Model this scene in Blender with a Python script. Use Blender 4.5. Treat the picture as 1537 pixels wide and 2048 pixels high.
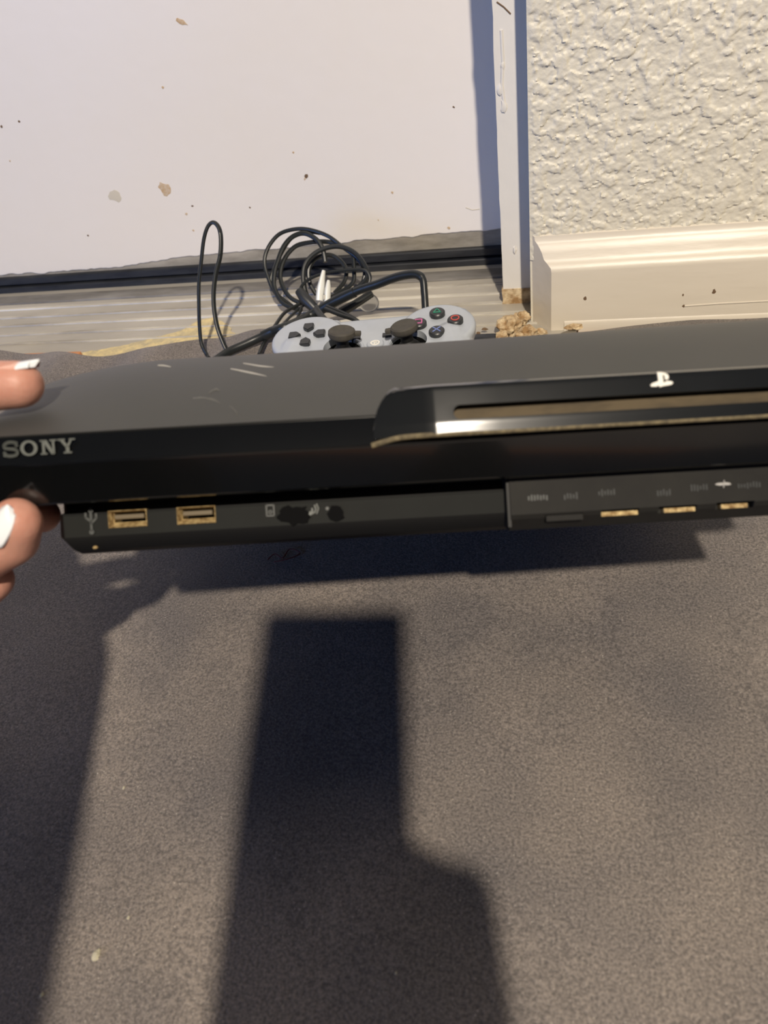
import bpy, bmesh, math, random
import numpy as np
from mathutils import Vector, Matrix, noise

random.seed(7)
for o in list(bpy.data.objects): bpy.data.objects.remove(o)
SC = bpy.context.scene
COL = SC.collection

# ---------------------------------------------------------------- camera
FP, CX, CY = 1500.0, 768.5, 1024.0
PITCH, ROLL, YAW = (math.radians(a) for a in (40, 10.5, 17.5))
CAMP = Vector((0, 0, .295))
FW = Vector((-math.sin(YAW)*math.cos(PITCH), math.cos(YAW)*math.cos(PITCH), -math.sin(PITCH)))
_r0 = Vector((math.cos(YAW), math.sin(YAW), 0)); _u0 = _r0.cross(FW)
RT = math.cos(ROLL)*_r0 - math.sin(ROLL)*_u0
UP = math.sin(ROLL)*_r0 + math.cos(ROLL)*_u0
cd = bpy.data.cameras.new('camera'); cam = bpy.data.objects.new('camera', cd); COL.objects.link(cam)
cam.matrix_world = Matrix(((RT.x, UP.x, -FW.x, CAMP.x), (RT.y, UP.y, -FW.y, CAMP.y), (RT.z, UP.z, -FW.z, CAMP.z), (0, 0, 0, 1)))
cd.sensor_fit = 'VERTICAL'; cd.sensor_height = 36; cd.lens = FP/2048*36
cd.dof.use_dof = True; cd.dof.focus_distance = .46; cd.dof.aperture_fstop = 13
cd.clip_start = .004; cd.clip_end = 50
SC.camera = cam

# ---------------------------------------------------------------- light
SC.view_settings.view_transform = 'Standard'; SC.view_settings.look = 'None'
SC.view_settings.gamma = 1; SC.view_settings.use_curve_mapping = False
SC.view_settings.exposure = 0.0
w = bpy.data.worlds.new('world'); SC.world = w; w.use_nodes = True
w.node_tree.nodes['Background'].inputs[0].default_value = (.62, .72, 1.0, 1)
w.node_tree.nodes['Background'].inputs[1].default_value = .05
def lamp(name, kind, loc, target, power, col, **k):
    d = bpy.data.lights.new(name, kind); d.energy = power; d.color = col
    for a, b in k.items(): setattr(d, a, b)
    o = bpy.data.objects.new(name, d); COL.objects.link(o); o.location = loc
    o.rotation_euler = (Vector(target)-Vector(loc)).to_track_quat('-Z', 'Y').to_euler()
    return o
lamp('ceiling_bulb', 'SPOT', (.46, -1.2, 1.95), (0, .4, 0), 296, (1.0, .885, .735), shadow_soft_size=.038, spot_size=2.4, spot_blend=.3)
lamp('cool_fill', 'AREA', (-1.9, -1.5, .55), (-.1, .6, .2), 20, (.20, .40, 1.0), shape='RECTANGLE', size=1.2, size_y=.8)  # cool fill added to turn the shaded wall and jamb bluish, no window there

# ---------------------------------------------------------------- helpers
def ray(x, y): return (x-CX)/FP*RT - (y-CY)/FP*UP + FW
def at_z(x, y, z=0.0):
    d = ray(x, y); return CAMP + d*((z-CAMP.z)/d.z)
def at_y(x, y, Y):
    d = ray(x, y); return CAMP + d*(Y/d.y)
def at_plane(x, y, y0, k):            # plane Y = y0 + k z
    d = ray(x, y); t = (y0 + k*CAMP.z)/(d.y - k*d.z); return CAMP + d*t
def at_d(x, y, dep): return CAMP + ray(x, y)*dep
def lin(c):
    return tuple((v/12.92 if v <= .04045 else ((v+.055)/1.055)**2.4) for v in [q/255 for q in c]) + (1,)
def mat(name, rgb, rough=.5, metal=0, spec=.5, noise_amt=0, noise_scale=40, rgb2=None, bump=0, bump_scale=200, bump_dist=.001, stretch=(1, 1, 1), coat=0, sheen=0, sss=0):
    m = bpy.data.materials.new(name); m.use_nodes = True; nt = m.node_tree; N = nt.nodes; L = nt.links
    b = N['Principled BSDF']; b.inputs['Base Color'].default_value = lin(rgb)
    b.inputs['Roughness'].default_value = rough; b.inputs['Metallic'].default_value = metal
    b.inputs['Specular IOR Level'].default_value = spec
    if coat: b.inputs['Coat Weight'].default_value = coat; b.inputs['Coat Roughness'].default_value = .06
    if sheen: b.inputs['Sheen Weight'].default_value = sheen; b.inputs['Sheen Roughness'].default_value = .5
    if sss:
        b.inputs['Subsurface Weight'].default_value = sss; b.inputs['Subsurface Scale'].default_value = .004
        b.inputs['Subsurface Radius'].default_value = (1, .35, .2)
    tc = N.new('ShaderNodeTexCoord'); mp = N.new('ShaderNodeMapping'); mp.inputs['Scale'].default_value = stretch
    L.new(tc.outputs['Object'], mp.inputs[0])
    if noise_amt:
        nz = N.new('ShaderNodeTexNoise'); nz.inputs['Scale'].default_value = noise_scale; nz.inputs['Detail'].default_value = 6; nz.inputs['Roughness'].default_value = .65
        L.new(mp.outputs[0], nz.inputs['Vector'])
        cr = N.new('ShaderNodeValToRGB'); cr.color_ramp.elements[0].position = .5-.5*min(1, .6/noise_amt)*.5; cr.color_ramp.elements[1].position = .5+.5*min(1, .6/noise_amt)*.5
        cr.color_ramp.elements[0].color = lin(rgb2 or rgb); cr.color_ramp.elements[1].color = lin(rgb)
        L.new(nz.outputs['Fac'], cr.inputs[0]); L.new(cr.outputs[0], b.inputs['Base Color'])
    if bump:
        nb = N.new('ShaderNodeTexNoise'); nb.inputs['Scale'].default_value = bump_scale; nb.inputs['Detail'].default_value = 4
        L.new(mp.outputs[0], nb.inputs['Vector'])
        bp = N.new('ShaderNodeBump'); bp.inputs['Strength'].default_value = bump; bp.inputs['Distance'].default_value = bump_dist
        L.new(nb.outputs['Fac'], bp.inputs['Height']); L.new(bp.outputs[0], b.inputs['Normal'])
    return m

def link(name, bm_or_me, material, parent=None, smooth=True, M=None):
    if isinstance(bm_or_me, bmesh.types.BMesh):
        bmesh.ops.recalc_face_normals(bm_or_me, faces=bm_or_me.faces[:])
        me = bpy.data.meshes.new(name); bm_or_me.to_mesh(me); bm_or_me.free()
    else: me = bm_or_me
    if M is not None: me.transform(M)
    me.materials.clear(); me.materials.append(material)
    for p in me.polygons: p.use_smooth = smooth
    if smooth:
        try: me.set_sharp_from_angle(angle=math.radians(38))
        except Exception: pass
    o = bpy.data.objects.new(name, me); COL.objects.link(o)
    if parent: o.parent = parent
    return o
def tag(o, label, cat, group=None, kind=None):
    o['label'] = label; o['category'] = cat
    if group: o['group'] = group
    if kind: o['kind'] = kind
    return o
def struct(o):
    o['kind'] = 'structure'; return o
def empty(name, M):
    o = bpy.data.objects.new(name, None); COL.objects.link(o); o.empty_display_size = .02
    o.matrix_world = M if isinstance(M, Matrix) else Matrix.Translation(M); return o
def recentre(o):                      # origin to the mesh's own middle, base
    me = o.data; c = np.empty(len(me.vertices)*3); me.vertices.foreach_get('co', c); c = c.reshape(-1, 3)
    v = Vector(((c[:, 0].min()+c[:, 0].max())/2, (c[:, 1].min()+c[:, 1].max())/2, c[:, 2].min()))
    me.transform(Matrix.Translation(-v)); o.location = v; return o

def box(bm, x0, x1, y0, y1, z0, z1, bev=0):
    b2 = bmesh.new(); bmesh.ops.create_cube(b2, size=1)
    for v in b2.verts: v.co = Vector(((x0+x1)/2+v.co.x*(x1-x0), (y0+y1)/2+v.co.y*(y1-y0), (z0+z1)/2+v.co.z*(z1-z0)))
    if bev: bmesh.ops.bevel(b2, geom=b2.edges[:], offset=bev, segments=2, affect='EDGES', profile=.5)
    merge(bm, b2); return bm
def merge(bm, b2):
    me = bpy.data.meshes.new('t'); b2.to_mesh(me); b2.free(); bm.from_mesh(me); bpy.data.meshes.remove(me)
def prism(bm, poly, axis, a, b):      # poly in the two other axes, extruded along axis
    def P(p, t):
        q = list(p); q.insert(axis, t); return Vector(q)
    b2 = bmesh.new()
    A = [b2.verts.new(P(p, a)) for p in poly]; B = [b2.verts.new(P(p, b)) for p in poly]
    b2.faces.new(A); b2.faces.new(B[::-1]); n = len(poly)
    for i in range(n): b2.faces.new((A[i], B[i], B[(i+1) % n], A[(i+1) % n]))
    bmesh.ops.recalc_face_normals(b2, faces=b2.faces[:])
    merge(bm, b2); return bm
def loft(bm, rings, cap=True):
    b2 = bmesh.new(); R = [[b2.verts.new(p) for p in r] for r in rings]; n = len(rings[0])
    for a, b in zip(R, R[1:]):
        for i in range(n): b2.faces.new((a[i], a[(i+1) % n], b[(i+1) % n], b[i]))
    if cap: b2.faces.new(R[0][::-1]); b2.faces.new(R[-1])
    bmesh.ops.recalc_face_normals(b2, faces=b2.faces[:])
    merge(bm, b2); return bm
def lathe(bm, prof, n=32, M=None):
    rings = [[Vector((r*math.cos(2*math.pi*i/n), r*math.sin(2*math.pi*i/n), z)) for i in range(n)] for r, z in prof]
    if M is not None: rings = [[M @ p for p in r] for r in rings]
    return loft(bm, rings)
def catmull(P, n=10, closed=False):
    P = [Vector(p) for p in P]; out = []; N = len(P)
    for i in range(N if closed else N-1):
        if closed: a, b, c, d = P[i-1], P[i], P[(i+1) % N], P[(i+2) % N]
        else: a, b, c, d = P[max(0, i-1)], P[i], P[i+1], P[min(N-1, i+2)]
        for k in range(n):
            t = k/n
            out.append(.5*((2*b)+(c-a)*t+(2*a-5*b+4*c-d)*t*t+(3*b-a-3*c+d)*t**3))
    if not closed: out.append(P[-1])
    return out
def tube(bm, pts, r, n=10, flat=1.0):
    T = [(pts[min(i+1, len(pts)-1)]-pts[max(i-1, 0)]).normalized() for i in range(len(pts))]
    s = Vector((0, 0, 1)) if abs(T[0].z) < .9 else Vector((1, 0, 0))
    s = (s - T[0]*s.dot(T[0])).normalized(); rings = []
    for i, (p, t) in enumerate(zip(pts, T)):
        s = (s - t*s.dot(t)).normalized(); q = t.cross(s)
        rr = r(i/(len(pts)-1)) if callable(r) else r
        rings.append([p + s*rr*math.cos(2*math.pi*k/n) + q*rr*flat*math.sin(2*math.pi*k/n) for k in range(n)])
    return loft(bm, rings)
def capsule(bm, a, b, ra, rb, seg=16):
    a, b = Vector(a), Vector(b); d = b-a; L = d.length; t = d.normalized()
    s = Vector((0, 0, 1)) if abs(t.z) < .9 else Vector((1, 0, 0)); s = (s-t*s.dot(t)).normalized(); q = t.cross(s)
    prof = [(-ra*math.cos(k*math.pi/2/5), ra*math.sin(k*math.pi/2/5)) for k in range(1, 6)]
    prof += [(L+rb*math.sin(k*math.pi/2/5), rb*math.cos(k*math.pi/2/5)) for k in range(0, 5)]
    return loft(bm, [[a+t*z+(s*math.cos(2*math.pi*k/seg)+q*math.sin(2*math.pi*k/seg))*r for k in range(seg)] for z, r in prof])
def ellipsoid(bm, c, r, M=None, seg=24):
    b2 = bmesh.new(); bmesh.ops.create_uvsphere(b2, u_segments=seg, v_segments=seg//2, radius=1)
    for v in b2.verts:
        p = Vector((v.co.x*r[0], v.co.y*r[1], v.co.z*r[2]))
        if M is not None: p = M @ p
        v.co = p + Vector(c)
    merge(bm, b2)
def modified(bm, mods):
    me = bpy.data.meshes.new('t'); bm.to_mesh(me); bm.free()
    o = bpy.data.objects.new('t', me); COL.objects.link(o)
    for kind, k in mods:
        m = o.modifiers.new('m', kind)
        for a, b in k.items(): setattr(m, a, b)
    dg = bpy.context.evaluated_depsgraph_get(); dg.update()
    out = bpy.data.meshes.new_from_object(o.evaluated_get(dg))
    bpy.data.objects.remove(o); return out
def boolean(bm, cutbm):
    me = bpy.data.meshes.new('c'); bmesh.ops.recalc_face_normals(cutbm, faces=cutbm.faces[:]); cutbm.to_mesh(me); cutbm.free()
    c = bpy.data.objects.new('c', me); COL.objects.link(c)
    bmesh.ops.recalc_face_normals(bm, faces=bm.faces[:])
    out = modified(bm, [('BOOLEAN', dict(operation='DIFFERENCE', object=c, solver='EXACT'))])
    bpy.data.objects.remove(c); return out

# ---------------------------------------------------------------- materials
M_floor = mat('floor_wood', (150, 92, 48), .6, noise_amt=1, noise_scale=30, rgb2=(110, 64, 34), stretch=(1, 12, 1))
M_door = mat('door_paint', (234, 229, 224), .42, noise_amt=.5, noise_scale=3, rgb2=(232, 225, 214), bump=.12, bump_scale=60, bump_dist=.002)
M_primer = mat('door_primer', (172, 165, 152), .7, noise_amt=1, noise_scale=60, rgb2=(130, 124, 112), stretch=(.3, 1, 1))
M_rubber = mat('weatherstrip_rubber', (24, 26, 32), .45, noise_amt=.8, noise_scale=120, rgb2=(50, 52, 56), stretch=(.2, 1, 1))
M_wall = mat('textured_wall_paint', (219, 213, 196), .5, bump=.45, bump_scale=330, bump_dist=.0011)
M_trim = mat('trim_paint', (224, 220, 212), .35, bump=.5, bump_scale=120, bump_dist=.0008, stretch=(1, 1, .5))
M_base = mat('baseboard_paint', (222, 214, 200), .38, noise_amt=.5, noise_scale=8, rgb2=(214, 204, 186), bump=.5, bump_scale=90, bump_dist=.0008, stretch=(.25, 1, 1))
M_alu = mat('dirty_aluminium', (186, 180, 168), .45, metal=.2, noise_amt=.9, noise_scale=14, rgb2=(166, 160, 148), stretch=(.4, 1.5, 1), bump=.25, bump_scale=300, bump_dist=.0005)
M_alu_d = mat('oxidised_aluminium', (150, 147, 142), .5, metal=.2, noise_amt=1, noise_scale=40, rgb2=(100, 96, 90), stretch=(.2, 1, 1))
M_alu_l = mat('bright_ridge', (218, 213, 200), .4, metal=.15, noise_amt=1.3, noise_scale=30, rgb2=(160, 154, 143), stretch=(.2, 1, 1))
M_rust = mat('rusty_strip', (158, 138, 122), .8, noise_amt=1.3, noise_scale=60, rgb2=(124, 76, 50), stretch=(.35, 1, 1))
M_yel = mat('yellow_residue', (226, 205, 150), .85, noise_amt=1, noise_scale=120, rgb2=(180, 168, 138), bump=.8, bump_scale=300, bump_dist=.001)
M_wood = mat('rotten_wood', (216, 196, 160), .9, noise_amt=1.3, noise_scale=110, rgb2=(150, 118, 78), bump=1, bump_scale=180, bump_dist=.002)
M_matte = mat('matte_grey_plastic', (66, 66, 66), .5, spec=.45, noise_amt=.5, noise_scale=15, rgb2=(60, 61, 61), bump=.15, bump_scale=1500, bump_dist=.0002)
M_gloss = mat('piano_black', (9, 10, 11), .16, spec=.5, noise_amt=.6, noise_scale=25, rgb2=(13, 14, 15), coat=.6)
M_plate = mat('slot_plate_black', (12, 14, 15), .22, spec=.6, noise_amt=.6, noise_scale=25, rgb2=(20, 22, 24), coat=.8)
M_basep = mat('base_plastic', (25, 27, 25), .68, spec=.22, noise_amt=.8, noise_scale=30, rgb2=(20, 21, 20))
M_under = mat('underside_black', (7, 7, 8), .6, spec=.2)
M_hdd = mat('cover_plastic', (36, 35, 32), .68, spec=.22, noise_amt=1, noise_scale=35, rgb2=(28, 27, 26))
M_blk = mat('recess_black', (6, 6, 6), .6)
M_dust = mat('dust_gold', (208, 184, 132), .75, noise_amt=1.2, noise_scale=500, rgb2=(128, 100, 58), bump=.8, bump_scale=900, bump_dist=.0006)
M_dust2 = mat('slot_dust', (86, 74, 54), .8, noise_amt=1.2, noise_scale=90, rgb2=(50, 42, 30), stretch=(.3, 1, 1))
M_tongue = mat('port_tongue', (96, 84, 62), .6)
M_worn = mat('worn_dark', (7, 7, 8), .8, spec=.1)
M_mark = mat('printed_grey', (88, 92, 88), .5)
M_mark2 = mat('printed_dim_grey', (58, 61, 60), .5)
M_mark3 = mat('printed_faint_grey', (46, 48, 48), .6)
M_scr = mat('scratch_white', (168, 166, 162), .6)
M_scuff = mat('scuff_grey', (92, 92, 91), .6)
M_ps = mat('logo_white', (236, 234, 226), .35)
M_skin = mat('skin', (200, 150, 132), .48, sss=.25, noise_amt=.7, noise_scale=50, rgb2=(188, 130, 112), bump=.35, bump_scale=700, bump_dist=.0004)
M_nail = mat('pink_nail', (226, 176, 158), .2, coat=.5)
M_tip = mat('white_nail', (236, 240, 246), .18, coat=.7)
M_cable = mat('black_cable', (28, 31, 32), .38, noise_amt=.6, noise_scale=60, rgb2=(38, 41, 41))
M_ctrl = mat('silver_plastic', (184, 190, 198), .35, metal=.12, noise_amt=.5, noise_scale=60, rgb2=(172, 178, 186))
M_btn = mat('button_grey', (46, 48, 50), .4)
M_stick = mat('stick_rubber', (62, 59, 54), .7, noise_amt=.6, noise_scale=200, rgb2=(80, 76, 68))
M_clear = mat('clear_plastic', (220, 222, 224), .15); M_clear.node_tree.nodes['Principled BSDF'].inputs['Transmission Weight'].default_value = 1; M_clear.node_tree.nodes['Principled BSDF'].inputs['IOR'].default_value = 1.12
M_white = mat('white_plug', (232, 232, 224), .35)
M_grn = mat('green_print', (48, 136, 108), .5); M_red = mat('red_print', (196, 84, 76), .5)
M_blu = mat('blue_print', (120, 136, 190), .5); M_pnk = mat('pink_print', (200, 110, 160), .5)
M_phone = mat('phone_shell', (30, 32, 38), .3); M_glass = mat('phone_glass', (8, 8, 10), .08)
M_knit = mat('dark_sleeve', (34, 36, 46), .9, bump=.5, bump_scale=400, bump_dist=.001)
M_leaf = mat('lint', (176, 170, 148), .9)
M_thread = mat('thread', (110, 60, 54), .9)

def fabric_material():
    m = bpy.data.materials.new('brushed_fabric'); m.use_nodes = True; nt = m.node_tree; N = nt.nodes; L = nt.links
    b = N['Principled BSDF']; b.inputs['Roughness'].default_value = .62; b.inputs['Specular IOR Level'].default_value = .35
    b.inputs['Sheen Weight'].default_value = .25; b.inputs['Sheen Roughness'].default_value = .4
    tc = N.new('ShaderNodeTexCoord')
    def nz(s, d, r=.6):
        n = N.new('ShaderNodeTexNoise'); n.inputs['Scale'].default_value = s; n.inputs['Detail'].default_value = d; n.inputs['Roughness'].default_value = r
        L.new(tc.outputs['Object'], n.inputs['Vector']); return n
    big = nz(9, 3); fine = nz(900, 3, .7); spk = nz(1500, 1)
    def ramp(src, e):
        r = N.new('ShaderNodeValToRGB'); r.color_ramp.elements[0].position, r.color_ramp.elements[1].position = e[0][0], e[1][0]
        r.color_ramp.elements[0].color, r.color_ramp.elements[1].color = e[0][1], e[1][1]; L.new(src.outputs['Fac'], r.inputs[0]); return r
    c1 = ramp(big, ((.38, lin((106, 101, 99))), (.62, lin((130, 122, 115)))))
    c2 = ramp(fine, ((.36, (.35, .35, .36, 1)), (.66, (1.5, 1.46, 1.4, 1))))
    c3 = ramp(spk, ((.70, (0, 0, 0, 1)), (.76, (.30, .28, .24, 1))))  # sparkle of the cloth painted as bright dots added to the base colour
    mx = N.new('ShaderNodeMix'); mx.data_type = 'RGBA'; mx.blend_type = 'MULTIPLY'; mx.inputs['Factor'].default_value = .75
    L.new(c1.outputs[0], mx.inputs['A']); L.new(c2.outputs[0], mx.inputs['B'])
    ad = N.new('ShaderNodeMix'); ad.data_type = 'RGBA'; ad.blend_type = 'ADD'; ad.inputs['Factor'].default_value = 1
    L.new(mx.outputs['Result'], ad.inputs['A']); L.new(c3.outputs[0], ad.inputs['B'])
    L.new(ad.outputs['Result'], b.inputs['Base Color'])
    bp = N.new('ShaderNodeBump'); bp.inputs['Strength'].default_value = .7; bp.inputs['Distance'].default_value = .0006
    L.new(fine.outputs['Fac'], bp.inputs['Height']); L.new(bp.outputs[0], b.inputs['Normal'])
    return m
M_fab = fabric_material()

# ---------------------------------------------------------------- setting
Y_WALL, Y_BASE, Y_JAMB = .568, .553, .602
Y_DOOR = at_z(768, 523, .012).y
struct(link('floor', box(bmesh.new(), -1.2, 1.0, -1.3, 1.0, -.03, 0), M_floor, smooth=False))

XW = at_y(1059, 400, Y_WALL).x                     # left corner of the textured wall
def wall_height(x, z):
    p = Vector((x*1.0, z*1.0, 3.1))
    a = noise.fractal(p*120, .7, 2.2, 5); b = noise.noise(p*48+Vector((5, 2, 1)))
    v = max(0, min(1, (a+.5*b+.10)*2.4)); v = v*v*(3-2*v)
    return .0011*v + .0005*noise.noise(p*260) + .00035*noise.noise(p*520)
def wall_mesh():
    bm = bmesh.new(); nx, nz_ = 400, 540; x1, z0, z1 = XW+.36, .055, .46
    g = []
    for j in range(nz_+1):
        z = z0+(z1-z0)*j/nz_; row = []
        for i in range(nx+1):
            x = XW+(x1-XW)*i/nx; f = min(1, i/4)
            row.append(bm.verts.new((x, Y_WALL-(wall_height(x, z))*f, z)))
        g.append(row)
    for j in range(nz_):
        for i in range(nx): bm.faces.new((g[j][i], g[j][i+1], g[j+1][i+1], g[j+1][i]))
    box(bm, XW, 1.0, Y_WALL+.0005, Y_WALL+.15, 0, 2.3)
    return bm
struct(link('wall_right', wall_mesh(), M_wall))

# baseboard with a 45 degree cut end
xb = at_z(1103, 668).x
prof = [(Y_WALL+.001, 0), (Y_BASE, 0), (Y_BASE, .0505), (Y_BASE+.0005, .0535), (Y_BASE+.003, .056), (Y_BASE+.006, .0585), (Y_BASE+.0075, .063), (Y_BASE+.0095, .0665), (Y_BASE+.011, .0685), (Y_BASE+.013, .0705), (Y_BASE+.0135, .0735), (Y_WALL+.001, .0745)]
xe = XW+.002
rings = [[Vector((xe+(xb-xe)*min(1, (Y_WALL-y)/(Y_WALL-Y_BASE)) if x is None else x, y, z)) for y, z in prof] for x in (None, .35, 1.0)]
bb = struct(link('baseboard_right', loft(bmesh.new(), rings), M_base))
bm = bmesh.new(); prism(bm, [(Y_BASE-.001, .0), (Y_BASE-.001, .009), (Y_BASE, .0105), (Y_BASE+.002, .0)], 0, xb+.01, .9)
link('caulk_bead', bm, M_base, bb)
# nicks and scratches in the paint
def blob(name, P, n, r, m, parent=None, thick=.0006, asp=1.0, seed=0, ang=0, label=None):
    rnd = random.Random(seed); n = Vector(n).normalized(); s = n.cross(Vector((0, 0, 1)))
    s = s.normalized() if s.length > .05 else Vector((1, 0, 0)); q = n.cross(s)
    pts = []
    for k in range(14):
        a = 2*math.pi*k/14; rr = r*(.75+.45*rnd.random()); u, v = rr*math.cos(a), rr*asp*math.sin(a)
        u, v = u*math.cos(ang)-v*math.sin(ang), u*math.sin(ang)+v*math.cos(ang); pts.append((u, v))
    P = Vector(P); bm = bmesh.new()
    loft(bm, [[P+s*u+q*v-n*.0003 for u, v in pts], [P+s*u*.95+q*v*.95+n*thick*.6 for u, v in pts], [P+s*u*.6+q*v*.6+n*thick for u, v in pts]])
    o = link(name, bm, m, parent)
    if parent is None: recentre(o)
    return o
M_nick = mat('nick_brown', (110, 88, 66), .8); M_stain = mat('stain_tan', (190, 158, 116), .7, noise_amt=1, noise_scale=300, rgb2=(206, 190, 168)); M_stain2 = mat('stain_pale', (206, 198, 180), .7)
for k, (x, y, r) in enumerate(((1171, 597, .0012), (1429, 583, .0014), (1368, 612, .0009), (1367, 590, .0007))):
    blob('paint_nick', at_y(x, y, Y_BASE), (0, -1, 0), r, M_nick, bb, .0002, 1.4, k)
bm = bmesh.new(); tube(bm, [at_y(x, y, Y_BASE) for x, y in ((1370, 612), (1440, 607), (1537, 602), (1620, 597))], .0006, 6); link('paint_crack', bm, M_nick if False else M_base, bb)

# door jamb
xj0 = at_z(1007, 625).x
bm = bmesh.new(); jz = .011
jx = [xj0, xj0+.028]
loft(bm, [[Vector((xj0+.0012*noise.noise(Vector((0, 0, z*60))), Y_JAMB, z)), Vector((XW+.03, Y_JAMB, z)), Vector((XW+.03, Y_DOOR+.02, z)), Vector((xj0, Y_DOOR+.02, z))] for z in [jz+.01*i for i in range(60)]+[2.2]])
jb = struct(link('trim_1', bm, M_trim, smooth=False))
for k, (x, y, r) in enumerate(((1000, 180, .0018), (1008, 212, .0022), (1006, 130, .0013), (1030, 500, .0014))):
    blob('paint_drip', at_y(x, y, Y_JAMB), (0, -1, 0), r, M_trim, jb, .0012, 2.2, k)
bm = bmesh.new(); tube(bm, [at_y(x, y, Y_JAMB) for x, y in ((1003, 60), (1006, 120), (1004, 170), (1009, 212))], .0011, 8); link('paint_run', bm, M_trim, jb)
bm = bmesh.new(); tube(bm, [at_y(x, y, Y_JAMB) for x, y in ((994, 4), (1008, 14), (1022, 28))], .0005, 6); link('scratch', bm, M_nick, jb)
bm = bmesh.new()                                     # bare rotten foot under the paint
loft(bm, [[Vector((xj0-.001+.002*noise.noise(Vector((1, z*300, 0))), Y_JAMB-.0008, z)), Vector((XW+.005, Y_JAMB-.0008+.001*noise.noise(Vector((z*300, 0, 0))), z)), Vector((XW+.005, Y_JAMB+.05, z)), Vector((xj0, Y_JAMB+.05, z))] for z in (0, .004, .008, .011, .014, .017)])
link('bare_wood_foot', bm, M_wood, jb)

# door: primer slab, paint layer with ragged lower edge, rubber sweep
x0d, x1d = -1.15, xj0+.03
ZP0 = .020
drx = empty('door_1', Vector((-.5, Y_DOOR, .02))); struct(drx)
T0 = Matrix.Translation(Vector((.5, -Y_DOOR, -.02)))
link('door_slab', box(bmesh.new(), x0d, x1d, Y_DOOR+.0012, Y_DOOR+.042, ZP0, 2.1), M_primer, drx, smooth=False, M=T0)
bm = bmesh.new(); n = 700; fr, bk = [], []
def pe(x):                                          # ragged edge height of the paint
    return ZP0+.011+.0022*noise.fractal(Vector((x*45, 1, 1)), 1, 2, 4)+.004*max(-.5, min(1, (x+.30)*5)) - .006*max(0, min(1, (-.38-x)/.08))
for i in range(n+1):
    x = x0d+(x1d-x0d)*i/n; z = pe(x)
    fr.append((bm.verts.new((x, Y_DOOR+.0006, z)), bm.verts.new((x, Y_DOOR, z+.0008)), bm.verts.new((x, Y_DOOR, .05))))
    bk.append((bm.verts.new((x, Y_DOOR+.0014, z)),))
for i in range(n):
    a, b = fr[i], fr[i+1]
    bm.faces.new((bk[i][0], bk[i+1][0], b[0], a[0])); bm.faces.new((a[0], b[0], b[1], a[1])); bm.faces.new((a[1], b[1], b[2], a[2]))
box(bm, x0d, x1d, Y_DOOR, Y_DOOR+.0012, .05, 2.1)
pl = link('paint_layer', bm, M_door, drx, smooth=False, M=T0)
for i, (za, zb, ya) in enumerate(((.0125, .0205, .004), (.0035, .0115, .0075))):
    bm = bmesh.new(); prism(bm, [(Y_DOOR-ya, za+.001), (Y_DOOR-ya, zb-.001), (Y_DOOR-ya+.001, zb), (Y_DOOR+.03, zb), (Y_DOOR+.03, za), (Y_DOOR-ya+.001, za)], 0, x0d, x1d)
    link('weatherstrip', bm, M_rubber, drx, smooth=False, M=T0)
def dmark(name, x, y, r, m, asp=1, seed=0, ang=0, th=.0003):
    o = blob(name, at_y(x, y, Y_DOOR), (0, -1, 0), r, m, drx, th, asp, seed, ang); o.data.transform(T0)
dmark('tan_stain', 330, 378, .0062, M_stain, 1.1, 1, .6); dmark('pale_stain', 230, 392, .0068, M_stain2, .9, 2)
dmark('tan_stain', 363, 44, .0055, M_stain, .35, 3, -.5); dmark('speck', 38, 243, .0012, M_nick, 1, 4); dmark('speck', 3, 253, .0012, M_nick, 1, 5)
for k, (x, y, r) in enumerate(((385, 412, .0014), (373, 428, .0015), (387, 461, .0011), (613, 352, .0018), (610, 358, .0015), (785, 385, .0013), (176, 471, .001), (898, 456, .0014), (757, 440, .001), (500, 415, .001), (587, 305, .001), (326, 175, .001), (908, 214, .0012), (20, 322, .001))):
    dmark('speck', x, y, r, M_stain if k % 3 else M_nick, .6+.2*(k % 4), k+9, k)
for s in ((0.90, 0), ):
    bm = bmesh.new(); tube(bm, [at_y(x, y, Y_DOOR) for x, y in ((932, 415), (945, 420), (960, 418))], .0004, 5); link('scratch', bm, M_stain2, drx, M=T0)

# threshold plate, ridges, seal strip
th = struct(empty('trim_2', Vector((-.4, .62, 0))))
TT = Matrix.Translation(Vector((.4, -.62, 0)))
YT0 = .512
def tz(y): return .0018 + .0045*max(0, min(1, (y-YT0)/(.70-YT0)))
link('threshold_plate', prism(bmesh.new(), [(YT0, 0), (YT0, tz(YT0)), (.66, tz(.66)), (Y_DOOR+.04, tz(Y_DOOR)), (Y_DOOR+.04, 0)], 0, x0d, x1d+.03), M_alu, th, smooth=False, M=TT)
Y1 = at_z(500, 566, .006).y; Y2 = at_z(500, 582, .006).y
bm = bmesh.new(); box(bm, x0d, x1d, Y2, Y1, .004, tz(Y1)+.0012, .0004); link('dark_band', bm, M_alu_d, th, smooth=False, M=TT)
Y3 = at_z(500, 548, .006).y
bm = bmesh.new(); box(bm, x0d, x1d, Y3-.006, Y_DOOR+.01, .004, tz(Y3)+.0016, .0004); link('rusty_strip', bm, M_rust, th, smooth=False, M=TT)
for py in (532, 556, 572, 590, 608, 628, 648):      # raised ribs of the threshold seen at x=900
    y = at_z(930, py, .005).y
    if y > Y3-.004: continue
    bm = bmesh.new(); prism(bm, [(y-.0014, tz(y)-.001), (y-.0009, tz(y)+.0011), (y+.0009, tz(y)+.0011), (y+.0014, tz(y)-.001)], 0, x0d, x1d)
    link('ridge', bm, M_alu_l, th, smooth=False, M=TT)
    bm = bmesh.new(); prism(bm, [(y+.0030, tz(y)-.001), (y+.0032, tz(y)+.0006), (y+.0038, tz(y)+.0006), (y+.0040, tz(y)-.001)], 0, x0d, x1d)
    link('ridge', bm, M_alu_l, th, smooth=False, M=TT)
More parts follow.
